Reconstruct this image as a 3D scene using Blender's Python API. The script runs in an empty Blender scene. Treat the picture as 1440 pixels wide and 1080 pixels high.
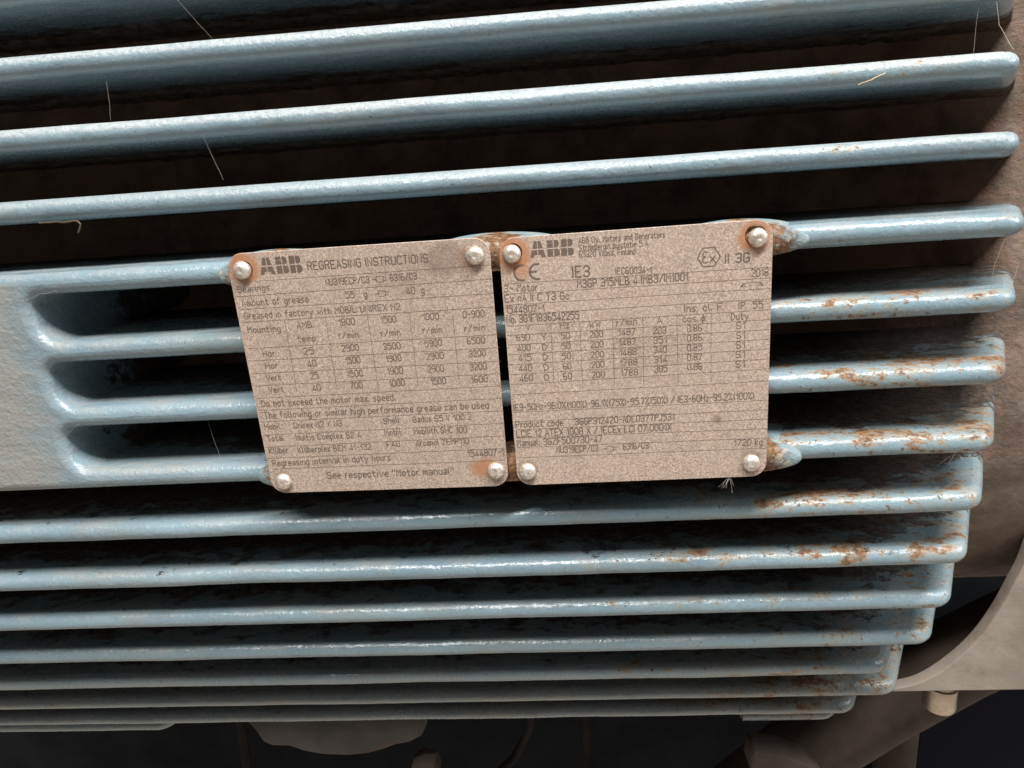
import bpy, bmesh, math, random
from mathutils import Vector, Matrix, noise

random.seed(7)
scene = bpy.context.scene

# ------------------------------------------------------------------ camera
cam_data = bpy.data.cameras.new("camera")
cam = bpy.data.objects.new("camera", cam_data)
scene.collection.objects.link(cam)
scene.camera = cam
cam_data.sensor_width = 36.0
cam_data.lens = 24.0
cam_data.clip_start = 0.01
cam_data.clip_end = 50.0
_yaw, _pitch, _roll = math.radians(-4.148), math.radians(15.623), math.radians(-3.918)
_f = Vector((math.sin(_yaw) * math.cos(_pitch), math.cos(_yaw) * math.cos(_pitch), -math.sin(_pitch)))
_r0 = Vector((math.cos(_yaw), -math.sin(_yaw), 0))
_u0 = _r0.cross(_f)
_rt = _r0 * math.cos(_roll) + _u0 * math.sin(_roll)
_up = -_r0 * math.sin(_roll) + _u0 * math.cos(_roll)
m = Matrix.Identity(4)
for i in range(3):
    m[i][0], m[i][1], m[i][2] = _rt[i], _up[i], -_f[i]
m.translation = Vector((0.02016, -0.27776, -0.06573))
cam.matrix_world = m

# ------------------------------------------------------------------ light
world = bpy.data.worlds.new("World")
scene.world = world
world.use_nodes = True
bg = world.node_tree.nodes["Background"]
bg.inputs[0].default_value = (1.0, 0.96, 0.93, 1)
bg.inputs[1].default_value = 0.115


def area(name, loc, target, sx, sy, power, col):
    d = bpy.data.lights.new(name, 'AREA')
    d.shape = 'RECTANGLE'
    d.size, d.size_y = sx, sy
    d.energy = power
    d.color = col
    o = bpy.data.objects.new(name, d)
    o.location = loc
    o.rotation_euler = (Vector(target) - Vector(loc)).to_track_quat('-Z', 'Y').to_euler()
    scene.collection.objects.link(o)
    return o


# the hall's long ceiling fitting above the motor, and a soft fill added at the right to reach the fin ends
area("ceiling_lamp", (0.30, -0.86, 1.70), (0, 0, -0.15), 2.4, 0.12, 132.0, (1.0, 0.965, 0.92))
area("side_fill", (2.3, -0.30, 0.95), (0.2, 0, -0.2), 1.0, 1.0, 34.0, (0.96, 0.98, 1.0))

scene.view_settings.view_transform = 'Standard'
scene.view_settings.look = 'None'
scene.view_settings.exposure = 0.0
scene.view_settings.gamma = 1.0

COL = scene.collection


# ------------------------------------------------------------------ node helpers
class N:
    def __init__(self, name):
        self.m = bpy.data.materials.new(name)
        self.m.use_nodes = True
        self.t = self.m.node_tree
        self.b = self.t.nodes["Principled BSDF"]
        self.pos = self.t.nodes.new("ShaderNodeTexCoord").outputs["Object"]

    def new(self, k, **kw):
        n = self.t.nodes.new(k)
        for a, b in kw.items():
            setattr(n, a, b)
        return n

    def put(self, sock, v):
        if isinstance(v, bpy.types.NodeSocket):
            self.t.links.new(v, sock)
        else:
            sock.default_value = v

    def math(self, op, a, b=0.0, c=None, clamp=False):
        n = self.new("ShaderNodeMath", operation=op, use_clamp=clamp)
        self.put(n.inputs[0], a)
        self.put(n.inputs[1], b)
        if c is not None:
            self.put(n.inputs[2], c)
        return n.outputs[0]

    def ramp(self, v, lo, hi, a=0.0, b=1.0):
        n = self.new("ShaderNodeMapRange", interpolation_type='SMOOTHSTEP')
        self.put(n.inputs[0], v)
        self.put(n.inputs[1], lo)
        self.put(n.inputs[2], hi)
        n.inputs[3].default_value = a
        n.inputs[4].default_value = b
        return n.outputs[0]

    def noise(self, scale, detail=3.0, rough=0.55, stretch=None, seed=0.0):
        src = self.pos
        mp = self.new("ShaderNodeMapping")
        self.put(mp.inputs[0], src)
        mp.inputs[1].default_value = (seed, seed * 1.7, seed * 0.6)
        if stretch:
            mp.inputs[3].default_value = stretch
        n = self.new("ShaderNodeTexNoise")
        self.put(n.inputs["Vector"], mp.outputs[0])
        n.inputs["Scale"].default_value = scale
        n.inputs["Detail"].default_value = detail
        n.inputs["Roughness"].default_value = rough
        return n.outputs[0]

    def mix(self, fac, a, b):
        n = self.new("ShaderNodeMix", data_type='RGBA')
        self.put(n.inputs[0], fac)
        for s, v in ((n.inputs[6], a), (n.inputs[7], b)):
            if isinstance(v, tuple):
                s.default_value = (*v, 1)
            else:
                self.put(s, v)
        return n.outputs[2]

    def sep(self, v):
        n = self.new("ShaderNodeSeparateXYZ")
        self.put(n.inputs[0], v)
        return n.outputs

    def bump(self, h, strength, dist, normal=None):
        n = self.new("ShaderNodeBump")
        n.inputs["Strength"].default_value = strength
        n.inputs["Distance"].default_value = dist
        self.put(n.inputs["Height"], h)
        if normal is not None:
            self.put(n.inputs["Normal"], normal)
        return n.outputs[0]

    def attr(self, name):
        return self.new("ShaderNodeAttribute", attribute_name=name).outputs["Fac"]

    def done(self, col, rough, normal=None, metal=0.0, spec=0.5):
        self.put(self.b.inputs["Base Color"], col if not isinstance(col, tuple) else (*col, 1))
        self.put(self.b.inputs["Roughness"], rough)
        self.put(self.b.inputs["Metallic"], metal)
        self.b.inputs["Specular IOR Level"].default_value = spec
        if normal is not None:
            self.put(self.b.inputs["Normal"], normal)
        return self.m


def rust_colour(n, seed=3.0):
    a = n.noise(420, 4, 0.65, seed=seed)
    c = n.mix(n.ramp(a, 0.35, 0.70), (0.060, 0.028, 0.015), (0.25, 0.115, 0.042))
    return n.mix(n.ramp(n.noise(900, 2, seed=seed + 2), 0.55, 0.75, 0, 0.6), c, (0.34, 0.215, 0.10))


def paint(name, dust=0.10, rust=1.0, crust=True, padded=False):
    """blue-grey machine enamel on a cast surface: orange peel, settled dust, rust bleeding through"""
    n = N(name)
    x, y, z = n.sep(n.pos)
    tone = n.noise(38, 3, stretch=(0.35, 1, 1))
    col = n.mix(n.ramp(tone, 0.3, 0.7), (0.152, 0.226, 0.268), (0.192, 0.274, 0.315))
    fine = n.noise(700, 3, 0.6, seed=5)
    col = n.mix(n.ramp(fine, 0.48, 0.78, 0, 0.22), col, (0.33, 0.40, 0.43))
    stain = n.ramp(n.noise(27, 6, 0.72, stretch=(0.45, 1, 1), seed=52), 0.50, 0.70, 0, 0.42)
    col = n.mix(stain, col, (0.215, 0.205, 0.175))
    film = n.math('MULTIPLY', n.ramp(z, -0.26, -0.36), n.ramp(n.noise(150, 5, 0.7, seed=66), 0.30, 0.62, 0.25, 0.6))
    col = n.mix(film, col, (0.215, 0.215, 0.20))
    pit = n.ramp(n.noise(520, 2, 0.5, seed=57), 0.70, 0.76, 0, 0.8)
    col = n.mix(pit, col, (0.075, 0.070, 0.062))
    geo = n.new("ShaderNodeNewGeometry")
    nz = n.sep(geo.outputs["Normal"])[2]
    dustn = n.noise(95, 5, 0.7, stretch=(0.5, 1, 1), seed=9)
    upm = n.ramp(nz, 0.15, 0.95)
    dmask = n.math('MULTIPLY', n.ramp(dustn, 0.38, 0.66), n.math('ADD', n.math('MULTIPLY', upm, 0.40), dust), clamp=True)
    high = n.math('MULTIPLY', n.ramp(z, -0.10, -0.03), n.math('MULTIPLY', n.ramp(nz, -0.05, 0.6), n.ramp(n.noise(420, 4, 0.7, seed=15), 0.30, 0.62, 0.25, 0.75)))
    dmask = n.math('MAXIMUM', dmask, high)
    dcol = n.mix(n.ramp(z, -0.10, -0.03), (0.270, 0.262, 0.245), (0.40, 0.41, 0.41))
    if padded:                       # the broad flat pad holds a film of dust, rubbed off near its edges
        film = n.math('MULTIPLY', n.ramp(n.math('ADD', x, n.math('MULTIPLY', n.math('SUBTRACT', dustn, 0.5), 0.045)), -0.196, -0.226), n.ramp(nz, 0.45, 0.1))
        dmask = n.math('MAXIMUM', dmask, n.math('MULTIPLY', film, n.ramp(n.noise(240, 5, 0.7, seed=12), 0.25, 0.6, 0.55, 0.95)))
    col = n.mix(dmask, col, dcol)
    # rust: streaky patches, common toward the drive end
    rn = n.noise(95, 8, 0.78, stretch=(0.55, 1, 1), seed=21)
    zone = n.math('ADD', n.ramp(x, -0.02, 0.19, 0.0, 0.150), n.ramp(n.noise(7, 1, seed=13), 0.35, 0.7, -0.05, 0.03))
    zone = n.math('ADD', zone, n.math('MULTIPLY', n.ramp(nz, 0.1, 0.8), 0.035))
    zone = n.math('ADD', zone, n.ramp(z, -0.075, -0.11, -0.085, 0.0))
    rv = n.math('ADD', rn, n.math('MULTIPLY', zone, rust))
    speck = n.math('ADD', n.noise(330, 3, 0.6, seed=61), n.math('MULTIPLY', zone, 0.8))
    rmask = n.math('MAXIMUM', n.ramp(rv, 0.690, 0.758, 0, 0.95), n.ramp(speck, 0.735, 0.785, 0, 0.85))
    halo = n.ramp(rv, 0.635, 0.73, 0, 0.5)
    col = n.mix(halo, col, (0.30, 0.225, 0.115))
    col = n.mix(rmask, col, rust_colour(n))
    h2 = n.noise(160, 4, 0.6, seed=31)
    nrm = n.bump(n.noise(800, 3, 0.6), 0.26, 0.0005)
    nrm = n.bump(h2, 0.34, 0.0014, nrm)
    nrm = n.bump(n.noise(48, 4, 0.6, stretch=(0.6, 1, 1), seed=35), 0.30, 0.0035, nrm)
    nrm = n.bump(n.math('MULTIPLY', dmask, n.noise(520, 5, 0.7, seed=18)), 0.62, 0.0012, nrm)
    rough = n.math('ADD', n.math('MULTIPLY', dmask, 0.30), n.ramp(fine, 0.3, 0.7, 0.17, 0.28))
    rough = n.math('ADD', rough, n.math('MULTIPLY', rmask, 0.5), clamp=True)
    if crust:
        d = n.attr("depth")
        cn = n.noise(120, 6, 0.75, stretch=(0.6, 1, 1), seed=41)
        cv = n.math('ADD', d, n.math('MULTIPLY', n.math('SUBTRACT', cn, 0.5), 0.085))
        cv = n.math('ADD', cv, n.math('MULTIPLY', n.ramp(x, 0.235, 0.165), n.ramp(z, -0.06, -0.20, 0.0, 0.026)))  # starts the dark tone nearer the tips on lower fins, less at right end
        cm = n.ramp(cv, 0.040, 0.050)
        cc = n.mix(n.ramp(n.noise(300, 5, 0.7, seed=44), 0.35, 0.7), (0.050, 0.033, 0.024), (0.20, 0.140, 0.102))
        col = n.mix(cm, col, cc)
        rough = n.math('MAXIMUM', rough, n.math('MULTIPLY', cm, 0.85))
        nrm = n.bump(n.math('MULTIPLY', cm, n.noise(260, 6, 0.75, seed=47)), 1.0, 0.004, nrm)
    return n.done(col, rough, nrm, spec=0.55)


def plain(name, c1, c2, scale, rough=0.7, bump=0.4, bd=0.002, metal=0.0, stains=None, spec=0.3):
    n = N(name)
    a = n.noise(scale, 5, 0.65)
    col = n.mix(n.ramp(a, 0.3, 0.7), c1, c2)
    if stains:
        col = n.mix(n.ramp(n.noise(scale * 0.4, 5, 0.7, seed=17), 0.52, 0.68, 0, 0.8), col, stains)
    nrm = n.bump(n.noise(scale * 6, 5, 0.7), bump, bd)
    return n.done(col, rough, nrm, metal=metal, spec=spec)


def plate_material(name, stains):
    n = N(name)
    sp = n.noise(1500, 3, 0.65)
    big = n.noise(45, 4, 0.6)
    col = n.mix(n.ramp(sp, 0.36, 0.66), (0.285, 0.212, 0.170), (0.575, 0.460, 0.382))
    col = n.mix(n.ramp(big, 0.35, 0.7, 0, 0.35), col, (0.44, 0.35, 0.29))
    fl = n.noise(900, 2, 0.5, seed=8)
    col = n.mix(n.ramp(fl, 0.64, 0.72, 0, 0.7), col, (0.66, 0.56, 0.47))
    wob = n.noise(160, 4, 0.7, seed=4)
    smud = n.ramp(n.noise(70, 6, 0.74, stretch=(1, 1, 0.6), seed=14), 0.50, 0.74, 0, 0.42)
    col = n.mix(smud, col, (0.25, 0.195, 0.16))
    wipe = n.ramp(n.noise(300, 4, 0.7, stretch=(0.12, 1, 1), seed=19), 0.58, 0.74, 0, 0.30)
    col = n.mix(wipe, col, (0.60, 0.51, 0.435))
    for (sx, sz, rad, strength, colr, stretch) in stains:
        mp = n.new("ShaderNodeMapping")
        n.put(mp.inputs[0], n.pos)
        mp.inputs[1].default_value = (-sx * stretch[0], 0, -sz * stretch[1])
        mp.inputs[3].default_value = (stretch[0], 0, stretch[1])
        ln = n.new("ShaderNodeVectorMath", operation='LENGTH')
        n.put(ln.inputs[0], mp.outputs[0])
        dv = n.math('ADD', ln.outputs["Value"], n.math('MULTIPLY', n.math('SUBTRACT', wob, 0.5), rad * 0.9))
        mk = n.ramp(dv, rad * 0.55, rad, strength, 0.0)
        col = n.mix(mk, col, colr)
    nrm = n.bump(sp, 0.35, 0.0003)
    return n.done(col, n.ramp(sp, 0.3, 0.7, 0.62, 0.42), nrm, metal=0.15, spec=0.4)


def ink_material(name, hi):
    n = N(name)
    wear = n.noise(1300, 3, 0.7, seed=2)
    wear2 = n.noise(110, 3, 0.6, seed=6)
    v = n.math('ADD', wear, n.math('MULTIPLY', n.math('SUBTRACT', wear2, 0.5), 0.45))
    col = n.mix(n.ramp(v, hi - 0.34, hi), (0.128, 0.092, 0.071), (0.36, 0.275, 0.218))
    return n.done(col, 0.6, metal=0.1)


M = {}
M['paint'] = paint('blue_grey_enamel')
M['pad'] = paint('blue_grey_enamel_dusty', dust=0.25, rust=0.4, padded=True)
_n = N('rusty_boss_paint')
_r = _n.noise(130, 6, 0.7)
_e = _n.math('ADD', _n.attr("rim"), _n.math('MULTIPLY', _n.math('SUBTRACT', _r, 0.5), 1.3))
_c = _n.mix(_n.ramp(_e, 0.44, 0.64), rust_colour(_n), (0.175, 0.250, 0.280))
_c = _n.mix(_n.ramp(_n.noise(210, 4, 0.7, seed=6), 0.50, 0.66, 0, 0.75), _c, (0.36, 0.33, 0.27))
M['boss'] = _n.done(_c, 0.6, _n.bump(_n.noise(400, 5, 0.7), 0.8, 0.0012))
_n = N('rusted_barrel_casting')
_x = _n.sep(_n.pos)[0]
_a = _n.noise(45, 6, 0.68)
_dk = _n.mix(_n.ramp(_a, 0.3, 0.7), (0.150, 0.088, 0.062), (0.330, 0.205, 0.145))
_dk = _n.mix(_n.ramp(_n.noise(20, 5, 0.7, seed=17), 0.5, 0.68, 0, 0.8), _dk, (0.27, 0.150, 0.100))
_lt = _n.mix(_n.ramp(_a, 0.3, 0.7), (0.125, 0.096, 0.076), (0.225, 0.178, 0.144))
_lt = _n.mix(_n.ramp(_n.noise(34, 5, 0.7, seed=9), 0.5, 0.7, 0, 0.7), _lt, (0.14, 0.078, 0.052))
_k = _n.ramp(_n.math('ADD', _x, _n.math('MULTIPLY', _n.math('SUBTRACT', _n.noise(38, 6, 0.72, seed=5), 0.5), 0.16)), 0.20, 0.26)
M['barrel'] = _n.done(_n.mix(_k, _dk, _lt), 0.9, _n.bump(_n.noise(260, 6, 0.72), 0.7, 0.003))
M['foot'] = plain('dusty_tan_paint', (0.195, 0.165, 0.138), (0.268, 0.228, 0.194), 26, 0.65, 0.35, 0.0014, stains=(0.135, 0.092, 0.066))
M['rivet'] = None
_n = N('aluminium_rivet')
_s = _n.noise(700, 4, 0.65)
_c = _n.mix(_n.ramp(_s, 0.42, 0.66), (0.72, 0.67, 0.60), (0.40, 0.31, 0.25))
M['rivet'] = _n.done(_c, _n.ramp(_s, 0.3, 0.7, 0.26, 0.5), _n.bump(_n.noise(520, 4, 0.7, seed=3), 0.45, 0.0007), metal=0.6)
M['brass'] = plain('dull_brass', (0.36, 0.29, 0.23), (0.50, 0.42, 0.34), 120, 0.35, 0.2, 0.0005, metal=0.8)
M['dark_steel'] = plain('dark_painted_steel', (0.006, 0.007, 0.009), (0.012, 0.014, 0.017), 20, 0.85, 0.2, 0.002, spec=0.1)
M['brown_steel'] = plain('dusty_brown_steel', (0.034, 0.025, 0.020), (0.064, 0.047, 0.038), 22, 0.8, 0.3, 0.002)
M['concrete'] = plain('worn_concrete', (0.42, 0.37, 0.32), (0.56, 0.50, 0.44), 6, 0.9, 0.3, 0.004)
M['grey_casting'] = plain('grimy_grey_casting', (0.042, 0.040, 0.037), (0.075, 0.070, 0.064), 30, 0.8, 0.4, 0.002, stains=(0.09, 0.055, 0.04))
M['crust'] = plain('caked_grime', (0.13, 0.092, 0.070), (0.38, 0.285, 0.220), 160, 0.95, 0.9, 0.003)
M['navy'] = plain('navy_enamel', (0.004, 0.005, 0.012), (0.008, 0.008, 0.018), 12, 0.7, 0.1, 0.001, spec=0.1)
M['rubber'] = plain('black_rubber', (0.012, 0.011, 0.011), (0.022, 0.020, 0.019), 40, 0.8, 0.2, 0.001, spec=0.1)
M['web'] = plain('spider_silk', (0.40, 0.34, 0.30), (0.52, 0.45, 0.40), 200, 0.6, 0.0, 0.0)
M['straw'] = plain('dry_straw', (0.42, 0.31, 0.18), (0.58, 0.45, 0.28), 300, 0.7, 0.2, 0.0005)
M['twig'] = plain('dark_twig', (0.05, 0.035, 0.022), (0.11, 0.075, 0.045), 300, 0.8, 0.3, 0.0005)
M['ink'] = ink_material('etched_ink', 0.84)
M['bold_ink'] = ink_material('etched_bold_ink', 0.90)
RUSTC = (0.40, 0.175, 0.080)
DARKC = (0.17, 0.11, 0.085)
LEFT_TEXT = [
  ('REGREASING INSTRUCTIONS', -20.1, 44.88, 28.36, 45.0, 3.17),
  ('Bearings', -50.71, 37.63, -37.44, 37.76, 2.45),
  ('NU319ECP/C3', -13.86, 38.32, 3.96, 38.37, 2.57),
  ('6316/C3', 12.56, 38.56, 23.2, 38.64, 2.54),
  ('Amount of grease', -50.19, 31.89, -22.11, 32.11, 2.48),
  ('55   g', -6.41, 32.7, 2.18, 32.75, 2.59),
  ('40  g', 18.44, 32.89, 25.56, 32.93, 2.57),
  ('Greased in factory with MOBIL UNIREX N2', -50.17, 26.52, 15.06, 26.82, 2.53),
  ('Mounting', -49.9, 20.66, -36.03, 20.57, 2.53),
  ('AMB.', -28.68, 21.47, -21.57, 21.54, 2.51),
  ('temp', -29.35, 15.71, -21.92, 15.95, 2.37),
  ('1800', -11.0, 21.69, -4.36, 21.78, 2.57),
  ('r/min', -11.85, 16.22, -3.76, 16.34, 2.52),
  ('1500', 6.61, 21.82, 12.77, 21.85, 2.56),
  ('r/min', 5.83, 16.21, 13.7, 16.33, 2.5),
  ('1000', 23.84, 22.04, 30.29, 22.14, 2.54),
  ('r/min', 23.17, 16.46, 30.96, 16.5, 2.49),
  ('0-900', 40.27, 22.06, 48.78, 22.21, 2.53),
  ('r/min', 40.34, 16.37, 48.48, 16.48, 2.47),
  ('Hor', -45.33, 10.09, -40.2, 10.28, 2.5),
  ('25', -27.67, 10.29, -23.53, 10.35, 2.65),
  ('2900', -11.47, 10.63, -4.32, 10.89, 2.63),
  ('3500', 6.22, 10.56, 13.13, 10.74, 2.62),
  ('5900', 23.49, 10.84, 30.35, 11.11, 2.6),
  ('6500', 40.94, 11.11, 47.98, 11.19, 2.58),
  ('Hor', -45.22, 4.83, -40.06, 5.02, 2.52),
  ('40', -26.91, 4.85, -23.32, 5.03, 2.68),
  ('1500', -10.61, 5.31, -4.44, 5.53, 2.66),
  ('1900', 6.58, 5.28, 12.88, 5.59, 2.64),
  ('2900', 23.5, 5.43, 30.57, 5.7, 2.63),
  ('3200', 41.21, 5.63, 47.8, 5.83, 2.61),
  ('Vert', -45.81, -0.54, -39.6, -0.38, 2.55),
  ('25', -26.63, -0.53, -23.19, -0.34, 2.71),
  ('1500', -10.49, -0.48, -4.28, -0.24, 2.69),
  ('1900', 6.43, -0.12, 12.84, 0.11, 2.67),
  ('2900', 23.6, -0.04, 29.95, 0.1, 2.66),
  ('3200', 41.14, 0.02, 47.76, 0.14, 2.64),
  ('Vert', -45.78, -5.91, -39.27, -5.67, 2.58),
  ('40', -26.68, -5.87, -23.14, -5.67, 2.74),
  ('700', -10.18, -5.72, -5.05, -5.51, 2.72),
  ('1000', 6.63, -5.5, 12.99, -5.27, 2.7),
  ('1500', 24.22, -5.42, 30.35, -5.26, 2.68),
  ('1600', 41.01, -5.39, 47.85, -5.18, 2.67),
  ('Do not exceed the motor max. speed.', -50.2, -11.86, 8.11, -11.53, 2.71),
  ('The following or similar high performance grease can be used', -50.11, -17.35, 47.17, -16.92, 2.8),
  ('Mobil', -50.82, -22.51, -44.03, -22.33, 2.57),
  ('Unirex N2 / N3', -37.66, -22.41, -16.55, -22.1, 2.56),
  ('Shell', 1.84, -21.96, 8.64, -21.8, 2.52),
  ('Gadus S5 V 100 2', 14.62, -21.87, 39.57, -21.57, 2.51),
  ('Total', -50.63, -28.03, -43.45, -27.85, 2.6),
  ('Multis Complex S2 A', -37.78, -28.08, -8.93, -27.87, 2.59),
  ('Mobil', 1.7, -27.39, 8.62, -27.22, 2.55),
  ('Mobilith SHC 100', 14.46, -27.28, 37.12, -27.3, 2.54),
  ('Klüber', -51.0, -33.77, -42.38, -33.64, 2.63),
  ('Klüberplex BEM 41-132', -37.9, -33.82, -5.23, -33.53, 2.61),
  ('FAG', 1.82, -32.89, 7.49, -32.66, 2.58),
  ('Arcanol TEMP110', 14.65, -32.76, 37.45, -32.49, 2.56),
  ('Regreasing interval in duty hours', -50.53, -39.89, 2.57, -38.94, 2.76),
  ('1544807-1', 36.58, -38.59, 51.86, -38.37, 2.85),
  ('See respective "Motor manual"', -26.78, -46.76, 29.44, -46.51, 3.05),
]
LEFT_RULES = [
  (-43.04, 41.68, 53.46, 42.42),
  (-51.81, 35.9, 52.96, 36.94),
  (-51.48, 30.47, 52.82, 31.14),
  (-51.28, 25.16, 52.73, 25.75),
  (-51.39, 13.96, 53.73, 14.4),
  (-51.34, 8.56, 53.66, 9.0),
  (-51.41, 2.94, 53.73, 3.27),
  (-51.6, -2.48, 53.5, -2.08),
  (-51.81, -8.04, 53.45, -7.41),
  (-51.57, -13.59, 53.4, -12.8),
  (-51.7, -18.83, 53.34, -18.33),
  (-52.0, -25.02, 53.11, -23.92),
  (-52.2, -30.74, 53.04, -29.67),
  (-51.87, -36.07, 52.89, -35.38),
  (-50.62, -41.31, 52.67, -40.88),
  (-33.51, 25.28, -33.77, -6.17),
  (-16.21, 25.34, -16.2, -6.07),
  (1.29, 25.46, 1.49, -5.98),
  (18.48, 25.51, 18.53, -6.03),
  (36.04, 25.61, 35.96, -5.94),
]
RIGHT_TEXT = [
  ('ABB Oy, Motors and Generators', -21.01, 48.64, 11.9, 48.62, 2.17),
  ('Strömbergin puistotie 5 A', -21.0, 45.84, 5.45, 45.81, 2.18),
  ('65320 Vaasa, Finland', -21.06, 43.33, 0.46, 43.04, 2.2),
  ('IE3', -24.02, 35.67, -17.44, 35.65, 4.16),
  ('IEC60034-1', -7.19, 35.79, 6.73, 35.47, 2.45),
  ('II 3G', 34.84, 37.16, 43.81, 37.13, 3.47),
  ('3~ Motor', -51.48, 31.62, -38.33, 31.38, 2.67),
  ('M3GP 315MLB 4 IMB3/IM1001', -22.31, 31.43, 20.52, 31.54, 2.95),
  ('2018', 44.73, 31.37, 51.01, 31.44, 2.75),
  ('Ex nA II C T3 Gc', -51.51, 27.49, -26.05, 27.17, 2.85),
  ('1544807-1', -51.48, 23.0, -36.17, 22.75, 2.88),
  ('No. 3G1F1836542255', -51.42, 18.96, -22.42, 18.98, 2.9),
  ('Ins. cl. F', 19.27, 19.11, 33.69, 19.06, 2.68),
  ('IP  55', 40.18, 18.92, 49.29, 18.93, 2.67),
  ('V', -43.84, 15.68, -42.24, 15.67, 2.43),
  ('Hz', -30.06, 15.38, -26.56, 15.51, 2.58),
  ('kW', -18.04, 15.02, -13.93, 15.19, 2.58),
  ('r/min', -7.41, 15.06, 0.43, 15.42, 2.57),
  ('A', 8.46, 15.12, 10.32, 15.17, 2.56),
  ('cos φ', 18.54, 15.02, 27.03, 15.09, 2.55),
  ('Duty', 37.32, 14.73, 43.9, 14.75, 2.61),
  ('690', -48.02, 11.41, -42.79, 11.36, 2.54),
  ('Y', -37.76, 11.08, -35.99, 11.15, 2.53),
  ('50', -29.76, 11.05, -26.57, 11.11, 2.53),
  ('200', -18.23, 10.97, -13.24, 11.02, 2.52),
  ('1487', -6.92, 11.23, -0.23, 11.26, 2.51),
  ('203', 6.97, 11.01, 11.89, 11.06, 2.5),
  ('0.86', 20.21, 11.07, 25.87, 11.15, 2.49),
  ('S1', 39.36, 11.03, 42.58, 11.09, 2.55),
  ('400', -47.99, 7.17, -42.76, 7.13, 2.56),
  ('D', -37.72, 6.85, -35.95, 6.92, 2.56),
  ('50', -29.78, 6.83, -26.57, 6.9, 2.55),
  ('200', -18.23, 6.77, -13.22, 6.82, 2.54),
  ('1487', -6.79, 7.04, -0.12, 7.08, 2.53),
  ('351', 7.02, 7.07, 11.94, 7.12, 2.52),
  ('0.86', 20.24, 7.15, 25.92, 7.24, 2.51),
  ('S1', 39.37, 7.13, 42.61, 7.19, 2.58),
  ('415', -47.96, 2.89, -42.72, 2.85, 2.59),
  ('D', -37.69, 2.58, -35.91, 2.65, 2.58),
  ('50', -29.79, 2.57, -26.57, 2.65, 2.57),
  ('200', -18.24, 2.53, -13.2, 2.58, 2.56),
  ('1488', -6.67, 2.81, -0.0, 2.86, 2.55),
  ('340', 7.07, 3.1, 12.0, 3.15, 2.54),
  ('0.85', 20.26, 3.19, 25.97, 3.29, 2.53),
  ('S1', 39.38, 3.2, 42.63, 3.27, 2.6),
  ('440', -47.93, -1.43, -42.69, -1.46, 2.61),
  ('D', -37.66, -1.73, -35.87, -1.65, 2.6),
  ('60', -29.8, -1.72, -26.57, -1.64, 2.59),
  ('200', -18.24, -1.75, -13.18, -1.69, 2.58),
  ('1788', -6.54, -1.46, 0.12, -1.4, 2.57),
  ('314', 7.12, -0.91, 12.05, -0.85, 2.56),
  ('0.87', 20.29, -0.8, 26.02, -0.69, 2.55),
  ('S1', 39.39, -0.76, 42.65, -0.69, 2.62),
  ('460', -47.9, -5.79, -42.65, -5.81, 2.63),
  ('D', -37.62, -6.07, -35.83, -5.99, 2.62),
  ('60', -29.81, -6.05, -26.56, -5.97, 2.62),
  ('200', -18.24, -6.07, -13.16, -6.0, 2.61),
  ('1788', -6.41, -5.76, 0.23, -5.69, 2.6),
  ('305', 7.17, -4.95, 12.1, -4.88, 2.58),
  ('0.86', 20.31, -4.82, 26.07, -4.71, 2.57),
  ('S1', 39.4, -4.76, 42.68, -4.68, 2.64),
  ('IE3-50Hz-96.0%(100%)-96.1%(75%)-95.7%(50%) / IE3-60Hz-95.2%(100%)', -51.38, -18.47, 46.61, -18.37, 2.76),
  ('Product code', -51.16, -26.16, -31.32, -26.04, 2.83),
  ('3GGP312420-ADL0377PJ531', -26.03, -26.03, 14.69, -25.81, 2.8),
  ('LCIE 12 ATEX 1008 X / IECEx LCI 07.0001X', -51.07, -30.36, 13.41, -30.29, 2.85),
  ('Manual: 3GZF500730-47', -51.14, -34.49, -15.25, -34.09, 2.87),
  ('NU319ECP/C3', -34.57, -38.33, -17.09, -38.22, 2.61),
  ('6316/C3', -6.46, -38.07, 3.86, -37.92, 2.59),
  ('1720 kg', 39.1, -38.55, 50.38, -38.63, 2.65),
]
RIGHT_RULES = [
  (-51.84, 34.79, 51.16, 34.62),
  (-51.8, 30.61, 52.01, 30.38),
  (-51.76, 26.31, 52.12, 26.31),
  (-51.71, 22.21, 52.23, 22.27),
  (-51.7, 17.59, 52.34, 17.97),
  (-51.78, 13.76, 52.44, 14.02),
  (-51.78, 9.8, 52.55, 10.04),
  (-51.79, 5.74, 52.5, 6.11),
  (-51.82, 1.46, 52.6, 2.15),
  (-51.76, -2.76, 52.55, -1.93),
  (-51.7, -7.11, 52.66, -6.04),
  (-51.64, -11.41, 52.56, -11.1),
  (-51.86, -19.24, 52.53, -19.26),
  (-51.36, -23.49, 52.64, -23.35),
  (-51.23, -27.04, 52.42, -27.38),
  (-51.36, -30.79, 52.53, -31.54),
  (-51.44, -35.11, 52.39, -35.64),
  (-51.82, -39.82, 52.35, -40.13),
  (-33.89, 17.71, -34.04, -9.99),
  (-22.24, 17.77, -22.25, -10.17),
  (-9.11, 17.89, -9.3, -10.25),
  (2.84, 17.92, 2.67, -10.27),
  (16.25, 18.1, 16.48, -10.31),
  (29.49, 18.28, 29.55, -10.32),
]

# ------------------------------------------------------------------ object helpers
def link(name, me, mat, parent=None, label=None, smooth=True):
    o = bpy.data.objects.new(name, me)
    COL.objects.link(o)
    me.materials.append(mat)
    if parent is not None:
        o.parent = parent
    if label:
        o['label'] = label
    return o


def from_bm(bm, name, smooth=True, angle=35):
    me = bpy.data.meshes.new(name)
    bm.normal_update()
    bm.to_mesh(me)
    bm.free()
    if smooth:
        me.shade_smooth()
        me.set_sharp_from_angle(angle=math.radians(angle))
    return me


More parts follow.
